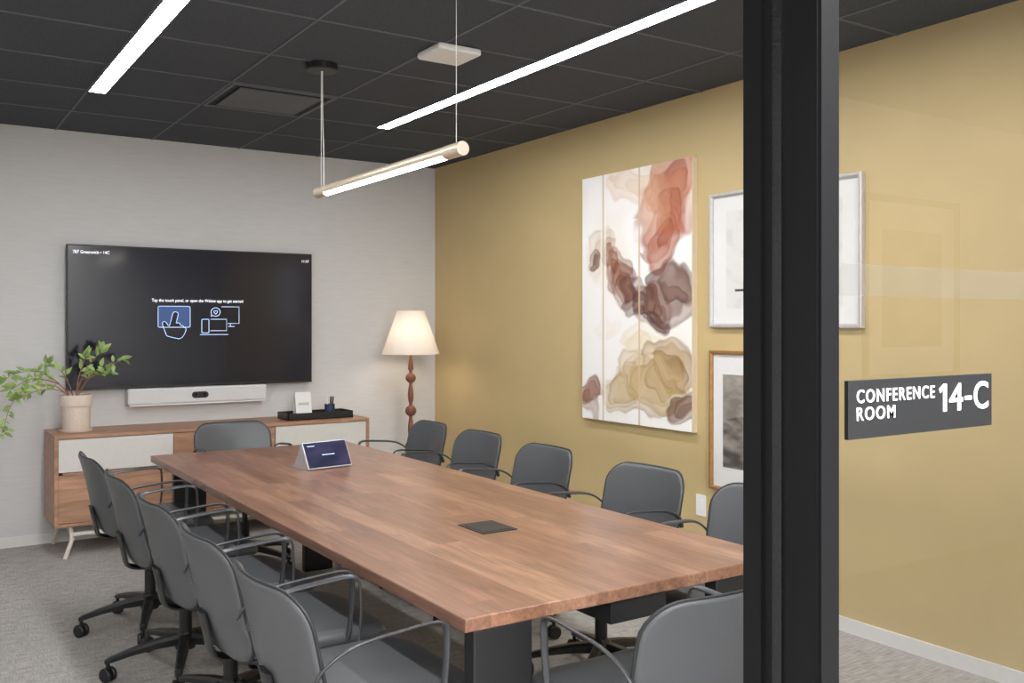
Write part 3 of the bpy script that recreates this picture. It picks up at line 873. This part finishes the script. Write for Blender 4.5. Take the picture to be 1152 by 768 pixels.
def art(u, v):
    x, y = u*1.0, v*1.54
    dx = .12*fbm(x*3.0, y*3.0, 1.3)+.015*nz(x*12, y*12, 2); dy = .12*fbm(x*3.0, y*3.0, 8.1)+.015*nz(x*12, y*12, 6)
    n0 = fbm(x*2, y*2, 4)
    col = lerp(BG, s2l((244, 234, 218)), max(0, min(1, n0*.8)))
    for k, (cx, cy, rx, ry, c1, c2, op) in enumerate(blobs):
        px = (u+dx-cx)/rx; py = (v+dy/1.54-cy)/ry
        ang = math.atan2(py, px)
        e = math.hypot(px, py)
        if e < 1.7:
            for j, (sc_, n_) in enumerate(((1.15, 3.5), (.90, 4.5), (.64, 3.0), (.42, 2.0))):
                ph = k*1.7+j*2.1
                lim = sc_*(1+.20*abs(math.sin(ang*n_*.5+ph))-.08+.14*nz(x*7, y*7, ph))
                ej = math.hypot(px-.18*math.cos(ph), py-.18*math.sin(ph))/lim
                if ej < 1.05:
                    pool = .5+.5*math.sin(ang+ph)
                    lo = .5+.8*nz(x*5, y*5, ph+5)
                    t = max(0, min(1, .34*lo+.12*j+.26*pool*sst(.3, .95, ej)+.34*sst(.70, 1.0, ej)))
                    a = op*(.38+.20*lo+.24*sst(.6, 1.0, ej))
                    a *= 1-sst(.94-.14*(1-pool), 1.04, ej)
                    col = lerp(col, lerp(c1, c2, t), max(0, min(1, a)))
    for lx in (.215, .555):
        if abs(u-lx) < .008: col = lerp(col, s2l((214, 190, 158)), .8)
        elif abs(u-lx) < .030 and lx < .3: col = lerp(col, BG, .55)
    return col
ca = empty('abstract_canvas', (XR-.0005, 4.31, 1.613), 'large abstract ink canvas in rust brown and gold', 'painting', rot=-90)
box('canvas_stretcher', -.5, .5, -.035, 0, -.77, .77, M['canvas'], ca, bev=.002)
painted('painted_surface', .998, 1.538, 260, 390, art, M['art'], ca, loc=(0, -.0358, 0))
box('canvas_side_trim', .5, .505, -.037, 0, -.771, .771, M['trimgold'], ca)

def picture(name, label, yc, zc, w, h, fw, d, fm, fn, pw, ph, n=90):
    e = empty(name, (XR, yc, zc), label, 'picture', rot=-90)
    ring_frame('frame', w, h, fw, d, M[fm], e)
    box('mat_board', -w/2+fw, w/2-fw, -.012, -.004, -h/2+fw, h/2-fw, M['matboard'], e)
    painted('print', pw, ph, n, n, fn, M['print'], e, loc=(0, -.0126, 0))
    return e
def print1(u, v):
    c = s2l((226, 225, 223))
    f = fbm(u*6, v*6, 2)
    c = lerp(c, s2l((208, 206, 203)), max(0, min(1, f)))
    if .80 < v < .83 and .08 < u < .17: c = s2l((50, 50, 52))
    d = ((u-.5)/.2)**2+((v-.45)/.28)**2
    if d+f*.4 < 1: c = lerp(c, s2l((130, 128, 126)), .6)
    return c
def print2(u, v):
    f = fbm(u*3, v*9, 5)
    hor = .45+.05*nz(u*4, 0, 3)
    if v < hor: c = lerp(s2l((176, 170, 160)), s2l((130, 125, 118)), max(0, min(1, .5+f)))
    else: c = lerp(s2l((158, 152, 144)), s2l((84, 80, 77)), max(0, min(1, .5+f)))
    return c
picture('framed_print', 'silver framed pale print with wide mat', 3.205, 1.792, .97, .725, .022, .03, 'mirrorframe', print1, .74, .52)
picture('framed_photograph', 'gold framed monochrome landscape photograph', 3.40, .927, .58, .755, .020, .03, 'goldframe', print2, .40, .50)

# outlet
ol = empty('wall_outlet', (XR, 3.775, .44), 'white blank wall plate on mustard wall', 'outlet', rot=-90)
def fo(a, b, c): return (a, -.003+c, b)
rslab('outlet_plate', .075, .12, .006, .008, .002, fo, M['white'], ol)
box('socket_insert', -.016, .016, -.0075, -.005, -.033, .033, M['white'], ol, bev=.0008)

# corridor picture (seen as a faint reflection in the glass)
e = empty('corridor_picture', (5.15, YC, 1.66), 'dark framed print on the corridor wall', 'picture', rot=180)
ring_frame('frame', .95, 1.1, .04, .03, M['black'], e)
box('mat_board', -.44, .44, -.012, -.004, -.52, .52, M['matboard'], e)
painted('print', .6, .7, 30, 30, print2, M['print'], e, loc=(0, -.0126, 0))

# ------------------------------------------------------------------ lights
def area(name, loc, sx, sy_, energy, rot=(0, 0, 0), col=(1, .995, .99)):
    l = bpy.data.lights.new(name, 'AREA'); l.shape = 'RECTANGLE'; l.size = sx; l.size_y = sy_
    l.energy = energy; l.color = col
    o = bpy.data.objects.new(name, l); COL.objects.link(o); o.location = loc; o.rotation_euler = rot
    return o
area('added_fill_light', (-.6, -.9, H-.03), 1.4, 1.4, 210)  # added fill lamp behind the camera, brightens the room through doorway and glass
area('added_fill_light', (1.5, -.9, H-.03), 1.4, 1.4, 210)  # second added fill lamp, set clear of the glass reflection

w = bpy.data.worlds.new('world'); bpy.context.scene.world = w; w.use_nodes = True
w.node_tree.nodes['Background'].inputs[0].default_value = (.6, .6, .6, 1)
w.node_tree.nodes['Background'].inputs[1].default_value = .3

# ------------------------------------------------------------------ camera
cd = bpy.data.cameras.new('camera'); cam = bpy.data.objects.new('camera', cd); COL.objects.link(cam)
cd.sensor_width = 36; cd.lens = 1053/1152*36; cd.shift_y = -20/1152
cd.clip_start = .05
cam.location = (0, 0, 1.45); cam.rotation_euler = (R(90), 0, R(-33.3))
bpy.context.scene.camera = cam
try:
    bpy.context.scene.view_settings.view_transform = 'Standard'
    bpy.context.scene.view_settings.look = 'None'
except Exception: pass
